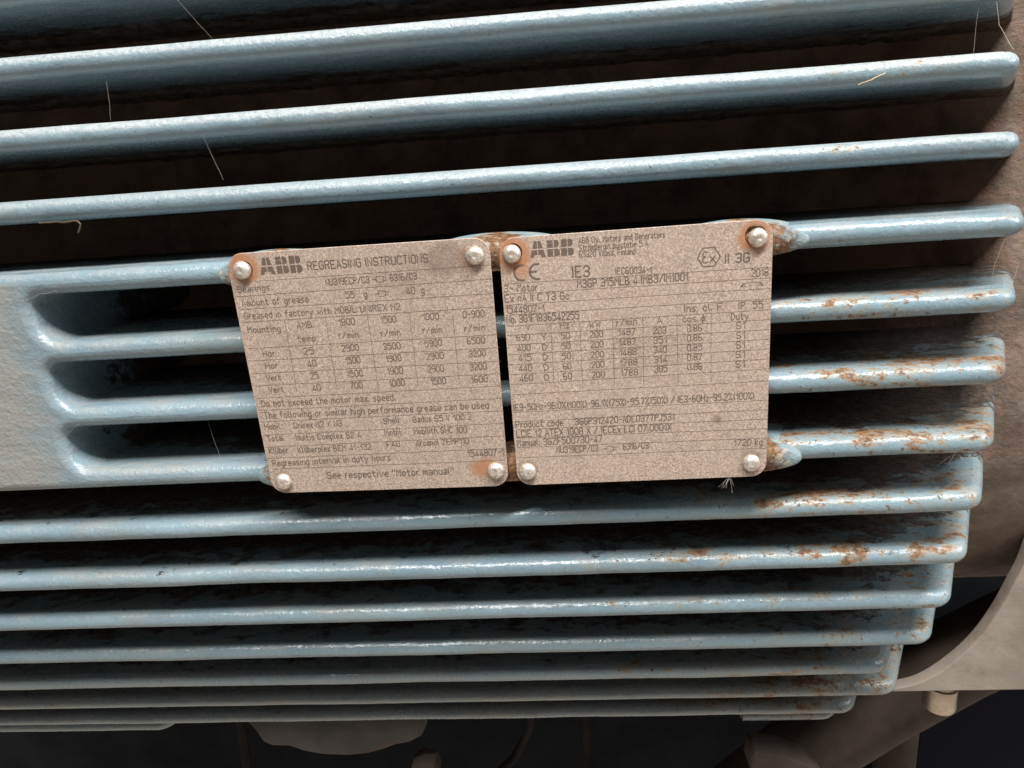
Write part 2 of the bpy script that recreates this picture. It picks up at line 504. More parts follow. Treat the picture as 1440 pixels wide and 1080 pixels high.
def thing(o, label, cat, group=None):
    o['label'] = label
    o['category'] = cat
    if group:
        o['group'] = group
    return o


def tube(name, pts, rad, mat, seg=6, parent=None, taper=None):
    """a round bar swept along points"""
    bm = bmesh.new()
    pts = [Vector(p) for p in pts]
    rings = []
    for i, p in enumerate(pts):
        t = (pts[min(i + 1, len(pts) - 1)] - pts[max(i - 1, 0)]).normalized()
        a = t.cross(Vector((0.31, 0.2, 0.93))).normalized()
        b = t.cross(a)
        rr = rad * (taper[i] if taper else 1.0)
        rings.append([bm.verts.new(p + rr * (math.cos(2 * math.pi * k / seg) * a + math.sin(2 * math.pi * k / seg) * b)) for k in range(seg)])
    for r0, r1 in zip(rings, rings[1:]):
        for k in range(seg):
            bm.faces.new((r0[k], r0[(k + 1) % seg], r1[(k + 1) % seg], r1[k]))
    bm.faces.new(rings[0][::-1])
    bm.faces.new(rings[-1])
    bmesh.ops.recalc_face_normals(bm, faces=bm.faces[:])
    return link(name, from_bm(bm, name, angle=50), mat, parent)


def prism(name, outline, y0, y1, mat, parent=None, bevel=0.002, segs=3):
    """an outline in the XZ plane given real thickness from y0 (front) to y1 (back), edges rounded"""
    bm = bmesh.new()
    f = bm.faces.new([bm.verts.new((x, y0, z)) for x, z in outline])
    r = bmesh.ops.extrude_face_region(bm, geom=[f])
    bmesh.ops.translate(bm, verts=[v for v in r['geom'] if isinstance(v, bmesh.types.BMVert)], vec=(0, y1 - y0, 0))
    bmesh.ops.recalc_face_normals(bm, faces=bm.faces[:])
    if bevel:
        ed = [e for e in bm.edges if len(e.link_faces) == 2 and e.calc_face_angle(0) > 0.8]
        bmesh.ops.bevel(bm, geom=ed, offset=bevel, segments=segs, profile=0.5, affect='EDGES', clamp_overlap=True)
    return link(name, from_bm(bm, name, angle=40), mat, parent)


def wob(x, s, k):
    return noise.noise(Vector((x * k, s * 7.31, s * 1.7)))


# ------------------------------------------------------------------ the motor
PITCH, R = 0.030, 0.0046
#        tip y, tip end x, left end x
FINS = [(0.028, 0.207, -0.50), (0.0200, 0.2069, -0.50), (0.0120, 0.2060, -0.50), (0.0, 0.2040, -0.1401), (0.0, 0.2045, -0.1401),
        (0.0, 0.2045, -0.1401), (0.0, 0.2035, -0.1401), (0.0052, 0.2050, -0.50), (0.0117, 0.2055, -0.50), (0.0214, 0.2066, -0.50),
        (0.0335, 0.2067, -0.50), (0.0487, 0.1940, -0.50), (0.0674, 0.2096, -0.50), (0.0871, 0.1960, -0.50)]
ZC, YC = -0.163, 0.30


def y_root(z):
    low = YC - math.sqrt(max(0.228 ** 2 - (z - ZC) ** 2, 0.0))
    return low if z < ZC else min(low, 0.086 + 0.10 * (z - ZC))


motor = bpy.data.objects.new("electric_motor", None)
motor.location = (0, 0, 0)
COL.objects.link(motor)
thing(motor, "large blue grey electric motor with rust spotted cooling fins and two riveted nameplates", "motor")


def barrel():
    bm = bmesh.new()
    zs = [0.13 - 0.006 * i for i in range(87)]
    xs = [-0.52 + 0.02 * i for i in range(38)] + [0.232 + 0.004 * i for i in range(20)] + [0.33, 0.36, 0.40, 0.5, 0.62]
    rows = []
    for z in zs:
        row = []
        for x in xs:
            t = min(max((x - 0.232) / 0.060, 0), 1)
            fl = 0.055 * t * t * (3 - 2 * t) * (0.5 + 0.5 * t) * min(1.0, max(0.0, (z + 0.17) / 0.11))
            y = y_root(z) - fl + 0.0022 * noise.noise(Vector((x * 30, z * 40, 3.1))) + 0.0010 * noise.noise(Vector((x * 120, z * 140, 8)))
            row.append(bm.verts.new((x, y, z)))
        rows.append(row)
    for a, b in zip(rows, rows[1:]):
        for i in range(len(xs) - 1):
            f = bm.faces.new((a[i], b[i], b[i + 1], a[i + 1]))
    bmesh.ops.recalc_face_normals(bm, faces=bm.faces[:])
    o = link("barrel", from_bm(bm, "barrel", angle=80), M['barrel'], motor, "rust brown barrel wall between the fins")


barrel()


def set_depth(me, ytip):
    a = me.attributes.new("depth", 'FLOAT', 'POINT')
    a.data.foreach_set("value", [v.co.y - ytip for v in me.vertices])


def make_fin(i, ytip, xend, xl, z, yroot, draft=0.012, rc=0.013, slant=31.0, r=R):
    phi = math.radians(90 - slant)
    path = []
    xs = xend - rc * math.sin(phi)
    n = max(8, int((xs - xl) / 0.004))
    for k in range(n + 1):
        path.append((xl + (xs - xl) * k / n, ytip, 1.0, 0.0))
    for k in range(1, 9):
        t = phi * k / 8
        path.append((xs + rc * math.sin(t), ytip + rc - rc * math.cos(t), math.cos(t), math.sin(t)))
    x1, y1 = path[-1][0], path[-1][1]
    L = (yroot + 0.01 - y1) / math.sin(phi)
    for k in range(1, 9):
        path.append((x1 + L * k / 8 * math.cos(phi), y1 + L * k / 8 * math.sin(phi), math.cos(phi), math.sin(phi)))
    bm = bmesh.new()
    SEG = 8
    rings = []
    fade0 = xl if i in (3, 4, 5, 6) else -9
    for (x, y, tx, ty) in path:
        nx, ny = ty, -tx
        am = min(1.0, max(0.0, (x - fade0) / 0.03)) if fade0 > -1 else 1.0
        w1 = am * 0.00035 * wob(x, i, 28) + am * 0.00016 * wob(x, i + 40, 130)
        w2 = am * 0.00040 * wob(x, i + 80, 22) + am * 0.00012 * wob(x, i + 90, 140)
        cx, cy = x - nx * r, y - ny * r
        hh = r + draft * max(0.0, y - ytip)
        ring = []
        for k in range(SEG + 1):
            th = -math.pi / 2 + math.pi * k / SEG
            ring.append(bm.verts.new((cx + nx * (r + w1) * math.cos(th), cy + ny * (r + w1) * math.cos(th), z + hh * math.sin(th) + w2)))
        rings.append(ring)
    for a, b in zip(rings, rings[1:]):
        for k in range(SEG):
            bm.faces.new((a[k], b[k], b[k + 1], a[k + 1]))
    hb = r + draft * (yroot + 0.01 - ytip)
    bt = bm.verts.new((xl, yroot + 0.01, z + hb))
    bb = bm.verts.new((xl, yroot + 0.01, z - hb))
    bm.faces.new([q[-1] for q in rings] + [bt])
    bm.faces.new(([q[0] for q in rings] + [bb])[::-1])
    bm.faces.new(rings[0][::-1] + [bb, bt])
    bmesh.ops.recalc_face_normals(bm, faces=bm.faces[:])
    me = from_bm(bm, "fin", angle=80)
    # the flat flanks keep their own normals
    big = {p.index for p in me.polygons if len(p.vertices) > 6}
    cnt = {}
    for p in me.polygons:
        if p.index in big:
            for ek in p.edge_keys:
                cnt[ek] = 1
    for e in me.edges:
        if tuple(sorted(e.vertices)) in cnt:
            e.use_edge_sharp = True
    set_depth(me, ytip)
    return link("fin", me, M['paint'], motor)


fins = []
for i, (yt, xe, xl) in enumerate(FINS):
    z = -PITCH * i
    fins.append(make_fin(i, yt, xe, xl, z, y_root(z)))
for i, (z, yt) in enumerate(((0.030, 0.034), (0.060, 0.046), (0.090, 0.060))):  # the ones out of view are added to shade the fins below
    fins.append(make_fin(20 + i, yt, 0.207, -0.50, z, 0.13))
# the lowest ribs under the barrel, short lengths at either end
low_r = make_fin(14, 0.1130, 0.1960, 0.1330, -0.4180, 0.20, draft=0.0)
low_l = make_fin(15, 0.1010, -0.262, -0.50, -0.4080, 0.20, draft=0.0)
low_r.name = "short_rib"
low_l.name = "short_rib"


def grime_crust(fin, k, z, ytip, x0, x1):
    """caked dirt hanging under the inner half of a fin, with a ragged front edge"""
    bm = bmesh.new()
    n, mrow = 230, 9
    rows = []
    for i in range(n + 1):
        x = x0 + (x1 - x0) * i / n
        front = 0.050 + 0.010 * noise.noise(Vector((x * 14, k * 3.1, 0))) + 0.007 * noise.noise(Vector((x * 70, k * 5.3, 2))) + 0.004 * noise.noise(Vector((x * 230, k, 9)))
        row = []
        for j in range(mrow):
            t = j / (mrow - 1)
            y = ytip + front + 0.030 * t
            thick = (min(1.0, t * 5) * (0.0011 + 0.0013 * noise.noise(Vector((x * 160, y * 160, k))) + 0.0009 * noise.noise(Vector((x * 420, y * 420, k + 5)))) if j else -0.0012)
            row.append(bm.verts.new((x, y, z - (R + 0.012 * (y - ytip)) - thick)))
        rows.append(row)
    for a, c in zip(rows, rows[1:]):
        for j in range(mrow - 1):
            bm.faces.new((a[j], a[j + 1], c[j + 1], c[j]))
    bmesh.ops.recalc_face_normals(bm, faces=bm.faces[:])
    link("grime_crust", from_bm(bm, "grime_crust", angle=80), M['crust'], fin)


grime_crust(fins[14], 1, 0.030, 0.034, -0.34, 0.205)
grime_crust(fins[0], 2, 0.0, FINS[0][0], -0.34, 0.205)
grime_crust(fins[1], 3, -0.030, FINS[1][0], -0.34, 0.205)


def make_pad():
    """flat cast pad that closes the three gaps between four fins at the left, each gap ending in a scoop"""
    x0, xr, xe = -0.50, -0.14, -0.2045
    rr = R - 0.0001
    zD, zG = -PITCH * 3, -PITCH * 6
    bm = bmesh.new()
    prof = []
    for k in range(7):
        a = math.pi / 2 * k / 6
        prof.append((rr - rr * math.sin(a), rr - rr * math.cos(a), 0.0))
    for k in range(1, 13):
        s = 0.085 * k / 12
        prof.append((-0.012 * s, rr + s, -(0.16 * s + 0.022 * (s / 0.085) ** 2.5)))
    front = []
    front.append(bm.verts.new((x0, 0, zD)))
    front.append(bm.verts.new((xr, 0, zD)))
    for g in range(3):
        zu = -PITCH * (3 + g) - R
        zl = -PITCH * (4 + g) + R
        ru, rl = 0.0055, 0.0105
        path = []
        xa = xe + 0.0
        for k in range(9):
            x = xr + (xa + ru - xr) * k / 8
            path.append((x, zu, 0, 1))
        for k in range(1, 7):
            t = math.pi / 2 * k / 6
            path.append((xa + ru - ru * math.sin(t), zu - ru + ru * math.cos(t), -math.sin(t), math.cos(t)))
        for k in range(1, 8):
            t = math.pi / 2 * k / 7
            path.append((xa + rl - rl * math.cos(t), zl + rl - rl * math.sin(t), -math.cos(t), -math.sin(t)))
        for k in range(1, 9):
            x = xa + rl + (xr - xa - rl) * k / 8
            path.append((x, zl, 0, -1))
        rings = []
        for j, (x, z, mx, mz) in enumerate(path):
            w = max(0.0, -mx)
            ring = [bm.verts.new((x + mx * u - w * sc, y, z + mz * u)) for (u, y, sc) in prof]
            rings.append(ring)
        for a, b in zip(rings, rings[1:]):
            for k in range(len(prof) - 1):
                bm.faces.new((a[k], a[k + 1], b[k + 1], b[k]))
        front += [q[0] for q in rings]
    front.append(bm.verts.new((xr, 0, zG)))
    front.append(bm.verts.new((x0, 0, zG)))
    bm.faces.new(front)
    for zz, sg in ((zD, 1), (zG, -1)):
        prev = None
        for k in range(8):
            a = math.pi / 2 * min(k, 7) / 7
            y = R - R * math.cos(a)
            z = zz + sg * R * math.sin(a)
            if k == 0:
                cur = (front[0], front[1]) if sg > 0 else (front[-1], front[-2])
            else:
                cur = (bm.verts.new((x0, y, z)), bm.verts.new((xr, y, z)))
            if prev:
                bm.faces.new((prev[0], prev[1], cur[1], cur[0]))
            prev = cur
        cur = (bm.verts.new((x0, 0.095, zz + sg * 0.0052)), bm.verts.new((xr, 0.095, zz + sg * 0.0052)))
        bm.faces.new((prev[0], prev[1], cur[1], cur[0]))
    bmesh.ops.recalc_face_normals(bm, faces=bm.faces[:])
    me = from_bm(bm, "mounting_pad", angle=60)
    ng = [p for p in me.polygons if len(p.vertices) > 20]
    keys = {k for p in ng for k in p.edge_keys}
    for e in me.edges:
        if tuple(sorted(e.vertices)) in keys:
            e.use_edge_sharp = True
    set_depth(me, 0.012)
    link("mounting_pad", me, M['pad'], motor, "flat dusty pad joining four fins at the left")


make_pad()

# ------------------------------------------------------------------ nameplates
def Rx(a): return Matrix.Rotation(a, 3, 'X')
def Ry(a): return Matrix.Rotation(a, 3, 'Y')
def Rz(a): return Matrix.Rotation(a, 3, 'Z')


TH = 0.0009


def plate_matrix(q):
    mm = (Rz(q[3]) @ Rx(q[4]) @ Ry(q[5])).to_4x4()
    mm.translation = Vector(q[:3])
    return mm


def curve_mesh(splines, extrude, bevel, name):
    cd = bpy.data.curves.new(name, 'CURVE')
    cd.dimensions = '2D'
    cd.fill_mode = 'BOTH'
    for pts in splines:
        s = cd.splines.new('POLY')
        s.points.add(len(pts) - 1)
        for p, (x, z) in zip(s.points, pts):
            p.co = (x, z, 0, 1)
        s.use_cyclic_u = True
    cd.extrude = extrude
    cd.bevel_depth = bevel
    cd.bevel_resolution = 1
    o = bpy.data.objects.new(name, cd)
    COL.objects.link(o)
    bpy.context.view_layer.update()
    me = bpy.data.meshes.new_from_object(o)
    bpy.data.objects.remove(o)
    # curve XY -> plate XZ, front toward -Y
    me.transform(Matrix(((1, 0, 0, 0), (0, 0, -1, 0), (0, 1, 0, 0), (0, 0, 0, 1))))
    me.materials.clear()
    return me


def rounded(w, h, rad, n=8):
    out = []
    for cx, cz, a0 in ((w / 2 - rad, h / 2 - rad, 0), (-w / 2 + rad, h / 2 - rad, 90), (-w / 2 + rad, -h / 2 + rad, 180), (w / 2 - rad, -h / 2 + rad, 270)):
        for k in range(n + 1):
            a = math.radians(a0 + 90 * k / n)
            out.append((cx + rad * math.cos(a), cz + rad * math.sin(a)))
    return out


def circle(cx, cz, rad, n=20):
    return [(cx + rad * math.cos(2 * math.pi * k / n), cz + rad * math.sin(2 * math.pi * k / n)) for k in range(n)]


def flat_mesh(polys, name, y):
    me = bpy.data.meshes.new(name)
    v, f = [], []
    for p in polys:
        f.append(list(range(len(v), len(v) + len(p))))
        v += [(x * 1e-3, y, z * 1e-3) for x, z in p]
    me.from_pydata(v, [], f)
    me.update()
    bm = bmesh.new()
    bm.from_mesh(me)
    for fc in bm.faces:
        fc.normal_update()
        if fc.normal.y > 0:
            fc.normal_flip()
    bm.to_mesh(me)
    bm.free()
    return me


def stroke(pts, w):
    """ribbon quads along a polyline with mitred joints, millimetres"""
    n = len(pts)
    closed = n > 3 and math.hypot(pts[0][0] - pts[-1][0], pts[0][1] - pts[-1][1]) < 1e-6
    L, Rr = [], []
    for i in range(n):
        a = pts[i - 1] if i > 0 else (pts[-2] if closed else None)
        c = pts[i + 1] if i < n - 1 else (pts[1] if closed else None)
        x, z = pts[i]
        ds = []
        if a is not None:
            ds.append((x - a[0], z - a[1]))
        if c is not None:
            ds.append((c[0] - x, c[1] - z))
        ds = [(dx / (math.hypot(dx, dz) or 1), dz / (math.hypot(dx, dz) or 1)) for dx, dz in ds]
        if len(ds) == 1:
            tx, tz = ds[0]
            k = 1.0
            e = -0.3 * w if a is None else 0.3 * w
            x, z = x + tx * e, z + tz * e
        else:
            tx, tz = ds[0][0] + ds[1][0], ds[0][1] + ds[1][1]
            l = math.hypot(tx, tz)
            if l < 0.2:
                tx, tz, l = ds[1][0], ds[1][1], 1.0
            tx, tz = tx / l, tz / l
            k = 1.0 / max(0.55, tx * ds[1][0] + tz * ds[1][1])
        nx, nz = -tz * w / 2 * k, tx * w / 2 * k
        L.append((x + nx, z + nz))
        Rr.append((x - nx, z - nz))
    return [[L[i], Rr[i], Rr[i + 1], L[i + 1]] for i in range(n - 1)]


YT = -TH / 2 - 0.00004
# single-stroke engraving letters: points on a 4 x 6 grid, strokes parted by '|'
GLYPH = {
    'A': "00 26 40|12 32", 'B': "00 06 26 35 34 23 03|23 42 41 30 00", 'C': "45 36 16 05 01 10 30 41", 'D': "00 06 26 44 42 20 00", 'E': "40 00 06 46|03 33", 'F': "00 06 46|03 33",
    'G': "45 36 16 05 01 10 30 41 43 23", 'H': "00 06|40 46|03 43", 'I': "00 06", 'J': "01 10 20 31 36", 'K': "00 06|02 46|13 40", 'L': "06 00 40", 'M': "00 06 23 46 40", 'N': "00 06 40 46",
    'O': "10 30 41 45 36 16 05 01 10", 'P': "00 06 36 45 44 33 03", 'R': "00 06 36 45 44 33 03|23 40", 'S': "01 10 30 41 42 33 13 04 05 16 36 45", 'T': "20 26|06 46", 'U': "06 01 10 30 41 46",
    'V': "06 20 46", 'W': "06 10 24 30 46", 'X': "00 46|06 40", 'Y': "20 23 06|23 46", 'Z': "06 46 00 40",
    'a': "04 34 33 30|32 12 01 10 20 31", 'b': "06 00|03 14 24 33 31 20 10 01", 'c': "33 24 14 03 01 10 20 31", 'd': "36 30|33 24 14 03 01 10 20 31", 'e': "02 32 33 24 14 03 01 10 30", 'f': "10 15 26 36|04 34",
    'g': "34 3a 2b 0b|33 24 14 03 01 10 20 31", 'h': "06 00|03 14 24 33 30", 'i': "00 04|06 07", 'k': "06 00|01 34|12 30", 'l': "06 01 10", 'm': "00 04|03 14 23 20|23 34 43 40", 'n': "00 04|03 14 24 33 30",
    'o': "10 20 31 33 24 14 03 01 10", 'p': "0b 04|03 14 24 33 31 20 10 01", 'r': "00 04|02 14 24", 's': "00 20 31 22 12 03 14 34", 't': "16 11 20 30|04 34", 'u': "04 01 10 20 31|34 30", 'v': "04 20 44",
    'z': "04 34 00 30", 'w': "04 10 23 30 44", 'x': "00 34|04 30", 'y': "04 20|44 1b 0b", 'ö': "10 20 31 33 24 14 03 01 10|05 06|35 36", 'ü': "04 01 10 20 31|34 30|05 06|35 36", 'φ': "10 20 31 33 24 14 03 01 10|26 1b",
    '0': "10 30 41 45 36 16 05 01 10", '1': "04 26 20", '2': "05 16 36 45 44 00 40", '3': "05 16 36 45 44 33 13|33 42 41 30 10 01", '4': "30 36 01 41", '5': "46 06 04 34 43 41 30 00",
    '6': "36 16 05 01 10 30 41 42 33 03", '7': "06 46 10", '8': "13 04 05 16 36 45 44 33 13 02 01 10 30 41 42 33", '9': "10 30 41 45 36 16 05 04 13 43", '.': "00 01", ',': "1a 01", ':': "00 01|03 04",
    '-': "03 33", '/': "00 46", '(': "26 14 12 20", ')': "06 14 12 00", '%': "00 46|05 06 16 15 05|30 31 41 40 30", '~': "03 14 32 43", '"': "04 06|24 26",
}


def glyph_points(tok):
    lo = {'a': -1, 'b': -2}
    return float(tok[0]), float(lo[tok[1]] if tok[1] in lo else int(tok[1]))


def text_mesh(s, p0, p1, cap, weight=0.135):
    strokes, cur = [], 0.0
    for ch in s:
        if ch == ' ':
            cur += 3.2
            continue
        g = GLYPH[ch]
        wid = 0.0
        for st in g.split('|'):
            pts = [glyph_points(t) for t in st.split()]
            wid = max(wid, max(p[0] for p in pts))
            strokes.append([(cur + x, y) for x, y in pts])
        cur += wid + (2.1 if wid < 0.5 else 1.75)
    b = cur - 1.75
    b = max(b, 1.0)
    dx, dz = p1[0] - p0[0], p1[1] - p0[1]
    L = math.hypot(dx, dz)
    ux, uz = dx / L, dz / L
    sx, sy = min(L / b, cap / 6 * 1.5), cap / 6.0
    w = cap * weight
    me = bpy.data.meshes.new("lettering")
    v, f = [], []
    for i, st in enumerate(strokes):
        q = []
        for x, y in st:
            u, t = x * sx, y * sy
            q.append((p0[0] + ux * u - uz * t, p0[1] + uz * u + ux * t))
        for quad in stroke(q, w):
            f.append(list(range(len(v), len(v) + 4)))
            v += [(x * 1e-3, YT - 2e-6 * (i % 4), z * 1e-3) for x, z in quad]
    me.from_pydata(v, [], f)
    me.update()
    if me.polygons[0].normal.y > 0:
        me.flip_normals()
    return me


def logo_polys(x0, z0, w, h):
    """three heavy letters cut by one level and upright slits"""
    g = 0.035 * w
    zm0, zm1 = 0.46 * h, 0.46 * h + g * 0.9
    out = []
    aw = 0.36 * w
    # letter A: sloped limbs, cut down the middle and across
    def A(u, v): return (x0 + u * aw, z0 + v * h)
    vm0, vm1 = zm0 / h, zm1 / h
    def lx(v): return 0.30 * v          # left outline
    def rx(v): return 1 - 0.30 * v
    c0, c1 = 0.47, 0.53
    out.append([A(lx(vm1), vm1), A(c0, vm1), A(c0, 1), A(lx(1), 1)])
    out.append([A(c1, vm1), A(rx(vm1), vm1), A(rx(1), 1), A(c1, 1)])
    out.append([A(0, 0), A(0.24, 0), A(0.30, 0.16), A(c0, 0.16), A(c0, vm0), A(lx(vm0), vm0)])
    out.append([A(1, 0), A(rx(vm0), vm0), A(c1, vm0), A(c1, 0.16), A(0.70, 0.16), A(0.76, 0)])
    bw = 0.285 * w
    for bx in (0.40 * w, 0.715 * w):
        X = x0 + bx
        s = 0.46 * bw
        out.append([(X, z0), (X + s, z0), (X + s, z0 + zm0), (X, z0 + zm0)])
        out.append([(X, z0 + zm1), (X + s, z0 + zm1), (X + s, z0 + h), (X, z0 + h)])
        for (b0, b1, ww) in ((0, zm0, bw), (zm1, h, bw * 0.93)):
            xs = X + s + g * 0.7
            rad = (b1 - b0) * 0.42
            pts = [(xs, z0 + b0)]
            for k in range(7):
                a = -math.pi / 2 + math.pi / 2 * k / 6
                pts.append((X + ww - rad + rad * math.cos(a), z0 + b0 + rad + rad * math.sin(a)))
            for k in range(7):
                a = math.pi / 2 * k / 6
                pts.append((X + ww - rad + rad * math.cos(a), z0 + b1 - rad + rad * math.sin(a)))
            pts.append((xs, z0 + b1))
            out.append(pts)
    return out


def arc(cx, cz, r, a0, a1, n=14, ry=None):
    ry = ry or r
    return [(cx + r * math.cos(math.radians(a0 + (a1 - a0) * k / n)), cz + ry * math.sin(math.radians(a0 + (a1 - a0) * k / n))) for k in range(n + 1)]


def motor_pictogram(x, z, w):
    h = w * 0.42
    return stroke([(x + w * .25, z), (x + w * .8, z), (x + w * .8, z + h), (x + w * .25, z + h), (x + w * .25, z)], .22) + \
        stroke([(x, z + h * .5), (x + w * .25, z + h * .5)], .3) + stroke([(x + w * .8, z + h * .25), (x + w, z + h * .25), (x + w, z + h * .8), (x + w * .8, z + h * .8)], .22)


def rivet(parent, x, z, yb, seed, rad=0.0037):
    bm = bmesh.new()
    prof = [(1.0, 0.0), (1.0, 0.10), (0.97, 0.28), (0.88, 0.48), (0.72, 0.64), (0.5, 0.75), (0.30, 0.80), (0.2, 0.76), (0.1, 0.73)]
    n = 22
    rings = []
    for (rr, hh) in prof:
        ring = []
        for k in range(n):
            a = 2 * math.pi * k / n
            q = Vector((math.cos(a) * rr, hh, math.sin(a) * rr))
            d = 1 + 0.035 * noise.noise(q * 2.2 + Vector((seed * 3.3, 0, 0)))
            ring.append(bm.verts.new((x + rad * rr * d * math.cos(a), yb - rad * hh * 0.95 * d, z + rad * rr * d * math.sin(a))))
        rings.append(ring)
    for a, b in zip(rings, rings[1:]):
        for k in range(n):
            bm.faces.new((a[k], a[(k + 1) % n], b[(k + 1) % n], b[k]))
    bm.faces.new(rings[-1])
    # shank through the hole
    sh = [bm.verts.new((v.co.x * 0.7 + x * 0.3, yb + 0.004, v.co.z * 0.7 + z * 0.3)) for v in rings[0]]
    for k in range(n):
        bm.faces.new((rings[0][k], sh[k], sh[(k + 1) % n], rings[0][(k + 1) % n]))
    bmesh.ops.recalc_face_normals(bm, faces=bm.faces[:])
    link("rivet", from_bm(bm, "rivet", angle=70), M['rivet'], parent)


def make_plate(q, rivets, holes, stains, label, rules, texts, polys_named, seed):
    w, h = q[6], q[7]
    me = curve_mesh([rounded(w, h, 0.0062)] + [circle(x * 1e-3, z * 1e-3, r_) for x, z, r_ in holes], TH / 2 - 0.00015, 0.00015, "nameplate")
    o = link("nameplate", me, plate_material("plate_steel_%d" % seed, stains), motor, label)
    o.matrix_world = plate_matrix(q)
    for k, (x, z) in enumerate(rivets):
        rivet(o, x * 1e-3, z * 1e-3, -TH / 2, seed + k)
    rp = []
    for (x0, z0, x1, z1) in rules:
        rp += stroke([(x0, z0), (x1, z1)], 0.17)
    ob = link("ruled_lines", flat_mesh(rp, "ruled_lines", YT + 0.00001), M['ink'], o)
    for nm, ps in polys_named:
        link(nm, flat_mesh(ps, nm, YT), M['bold_ink'], o)
    for (s, x0, z0, x1, z1, cap) in texts:
        link("lettering", text_mesh(s, (x0, z0), (x1, z1), cap), M['bold_ink' if cap > 2.9 else 'ink'], o)
    return o


QL = (-0.05715, -0.0065, -0.13473, -0.0225, 0.04354, -0.00272, 0.10575, 0.10596)
QR = (0.05174, -0.00597, -0.13484, -0.0212, 0.00598, -0.00945, 0.10451, 0.10515)
RIVL = [(-47.12, 46.4), (47.08, 46.49), (47.93, -45.43), (-46.97, -47.31)]
RIVR = [(-47.47, 46.41), (46.74, 46.06), (-47.64, -46.18), (46.07, -46.36)]
mm = lambda l: [(x * 1e-3, z * 1e-3) for x, z in l]
left_plate = make_plate(
    QL, RIVL, [(-46.5, 46.6, .0037), (46.3, 47.2, .0039), (47.6, -45.7, .0034), (-46.8, -47.4, .0033)],
    [(-0.0465, 0.0470, 0.0078, 0.85, RUSTC, (1, 1)), (0.0455, 0.0455, 0.0062, 0.35, RUSTC, (1, 1)), (0.036, 0.0455, 0.0085, 0.45, DARKC, (0.75, 1)),
     (0.0435, -0.0445, 0.0062, 0.75, RUSTC, (0.75, 1.15)), (-0.0470, -0.0465, 0.0052, 0.45, DARKC, (1, 1)), (0.020, 0.040, 0.012, 0.18, DARKC, (0.6, 1))],
    "left hand plate of regreasing instructions", LEFT_RULES, LEFT_TEXT,
    [("logo", logo_polys(-40.0, 44.1, 17.6, 6.75)), ("motor_pictogram", motor_pictogram(5.5, 38.4, 5.3)), ("motor_pictogram", motor_pictogram(5.9, 32.7, 4.9))], 1)

ce = stroke(arc(-44.0, 38.75, 3.0, 75, 285, 16), 0.80) + stroke(arc(-37.9, 38.85, 3.0, 75, 285, 16), 0.80) + stroke([(-40.6, 38.9), (-38.3, 38.9)], 0.75)
hexa = stroke([(28.54 + 4.3 * math.cos(math.radians(60 * k)), 39.97 + 4.1 * math.sin(math.radians(60 * k))) for k in range(7)], 0.42)
exs = stroke(arc(27.3, 41.1, 1.0, 40, 270, 10), .42) + stroke(arc(27.3, 38.95, 1.15, 90, 320, 10), .42) + stroke([(28.9, 40.4), (31.0, 37.8)], .42) + stroke([(31.0, 40.4), (28.9, 37.8)], .42)
arr = stroke([(41.0, 27.9), (42.8, 29.0), (45, 29.35), (47.2, 29.0), (49.0, 27.9)], .22) + stroke([(42.6, 27.7), (40.6, 27.75), (42.0, 29.0)], .22) + stroke([(47.4, 27.7), (49.4, 27.75), (48.0, 29.0)], .22)
right_plate = make_plate(
    QR, RIVR, [(-46.9, 46.8, .0038), (46.0, 46.9, .0042), (-47.3, -46.3, .0034), (45.9, -46.2, .0033)],
    [(-0.0468, 0.0462, 0.0084, 0.85, RUSTC, (1, 1)), (-0.0440, 0.0395, 0.0045, 0.5, RUSTC, (1.1, 1)), (0.0455, 0.0468, 0.0078, 0.85, RUSTC, (1, 1)),
     (-0.0474, -0.0455, 0.0056, 0.45, DARKC, (1, 1)), (0.0460, -0.0455, 0.0058, 0.55, DARKC, (1, 1)), (0.0318, -0.0265, 0.0024, 0.55, DARKC, (1, 1)),
     (0.006, 0.005, 0.012, 0.15, DARKC, (0.6, 1))],
    "right hand rating plate with output table", RIGHT_RULES, RIGHT_TEXT,
    [("logo", logo_polys(-40.3, 44.3, 17.2, 6.35)), ("conformity_mark", ce), ("explosion_mark", hexa + exs), ("rotation_arrow", arr), ("motor_pictogram", motor_pictogram(-14.8, -38.5, 5.2))], 11)

# cast bosses that carry the plates, on the top and bottom of the four fins
def boss(fin, cx, cz, hw, hh, yf, seed, tilt=0.0):
    bm = bmesh.new()
    n = 36
    rings = []
    for (sc, y, ad) in ((1.0, 0.020, 0.0045), (1.0, 0.010, 0.0025), (1.0, 0.003, 0.0008), (1.0, yf + 0.0022, 0.0), (0.975, yf + 0.0008, -0.0002), (0.93, yf + 0.0001, -0.0005)):
        ring = []
        for k in range(n):
            a = 2 * math.pi * k / n
            ca, sa = math.cos(a), math.sin(a)
            e = 2 / 2.05
            px = math.copysign(abs(ca) ** e, ca) * (hw * sc + ad * 1.6)
            pz = math.copysign(abs(sa) ** e, sa) * (hh * sc + ad * 0.35)
            d = 1 + 0.05 * noise.noise(Vector((ca * 1.5 + seed * 5, sa * 1.5, y * 90)))
            ring.append(bm.verts.new((cx + px * d, y + (0.0 if y > 0 else tilt * px), cz + pz * d)))
        rings.append(ring)
    for a, b in zip(rings, rings[1:]):
        for k in range(n):
            bm.faces.new((a[k], a[(k + 1) % n], b[(k + 1) % n], b[k]))
    bm.faces.new(rings[-1])
    bmesh.ops.recalc_face_normals(bm, faces=bm.faces[:])
    me = from_bm(bm, "boss", angle=60)
    a = me.attributes.new("rim", 'FLOAT', 'POINT')
    a.data.foreach_set("value", [abs(v.co.x - cx) / hw * 0.8 + max(0.0, v.co.y) * 22 for v in me.vertices])
    link("boss", me, M['boss'], fin)


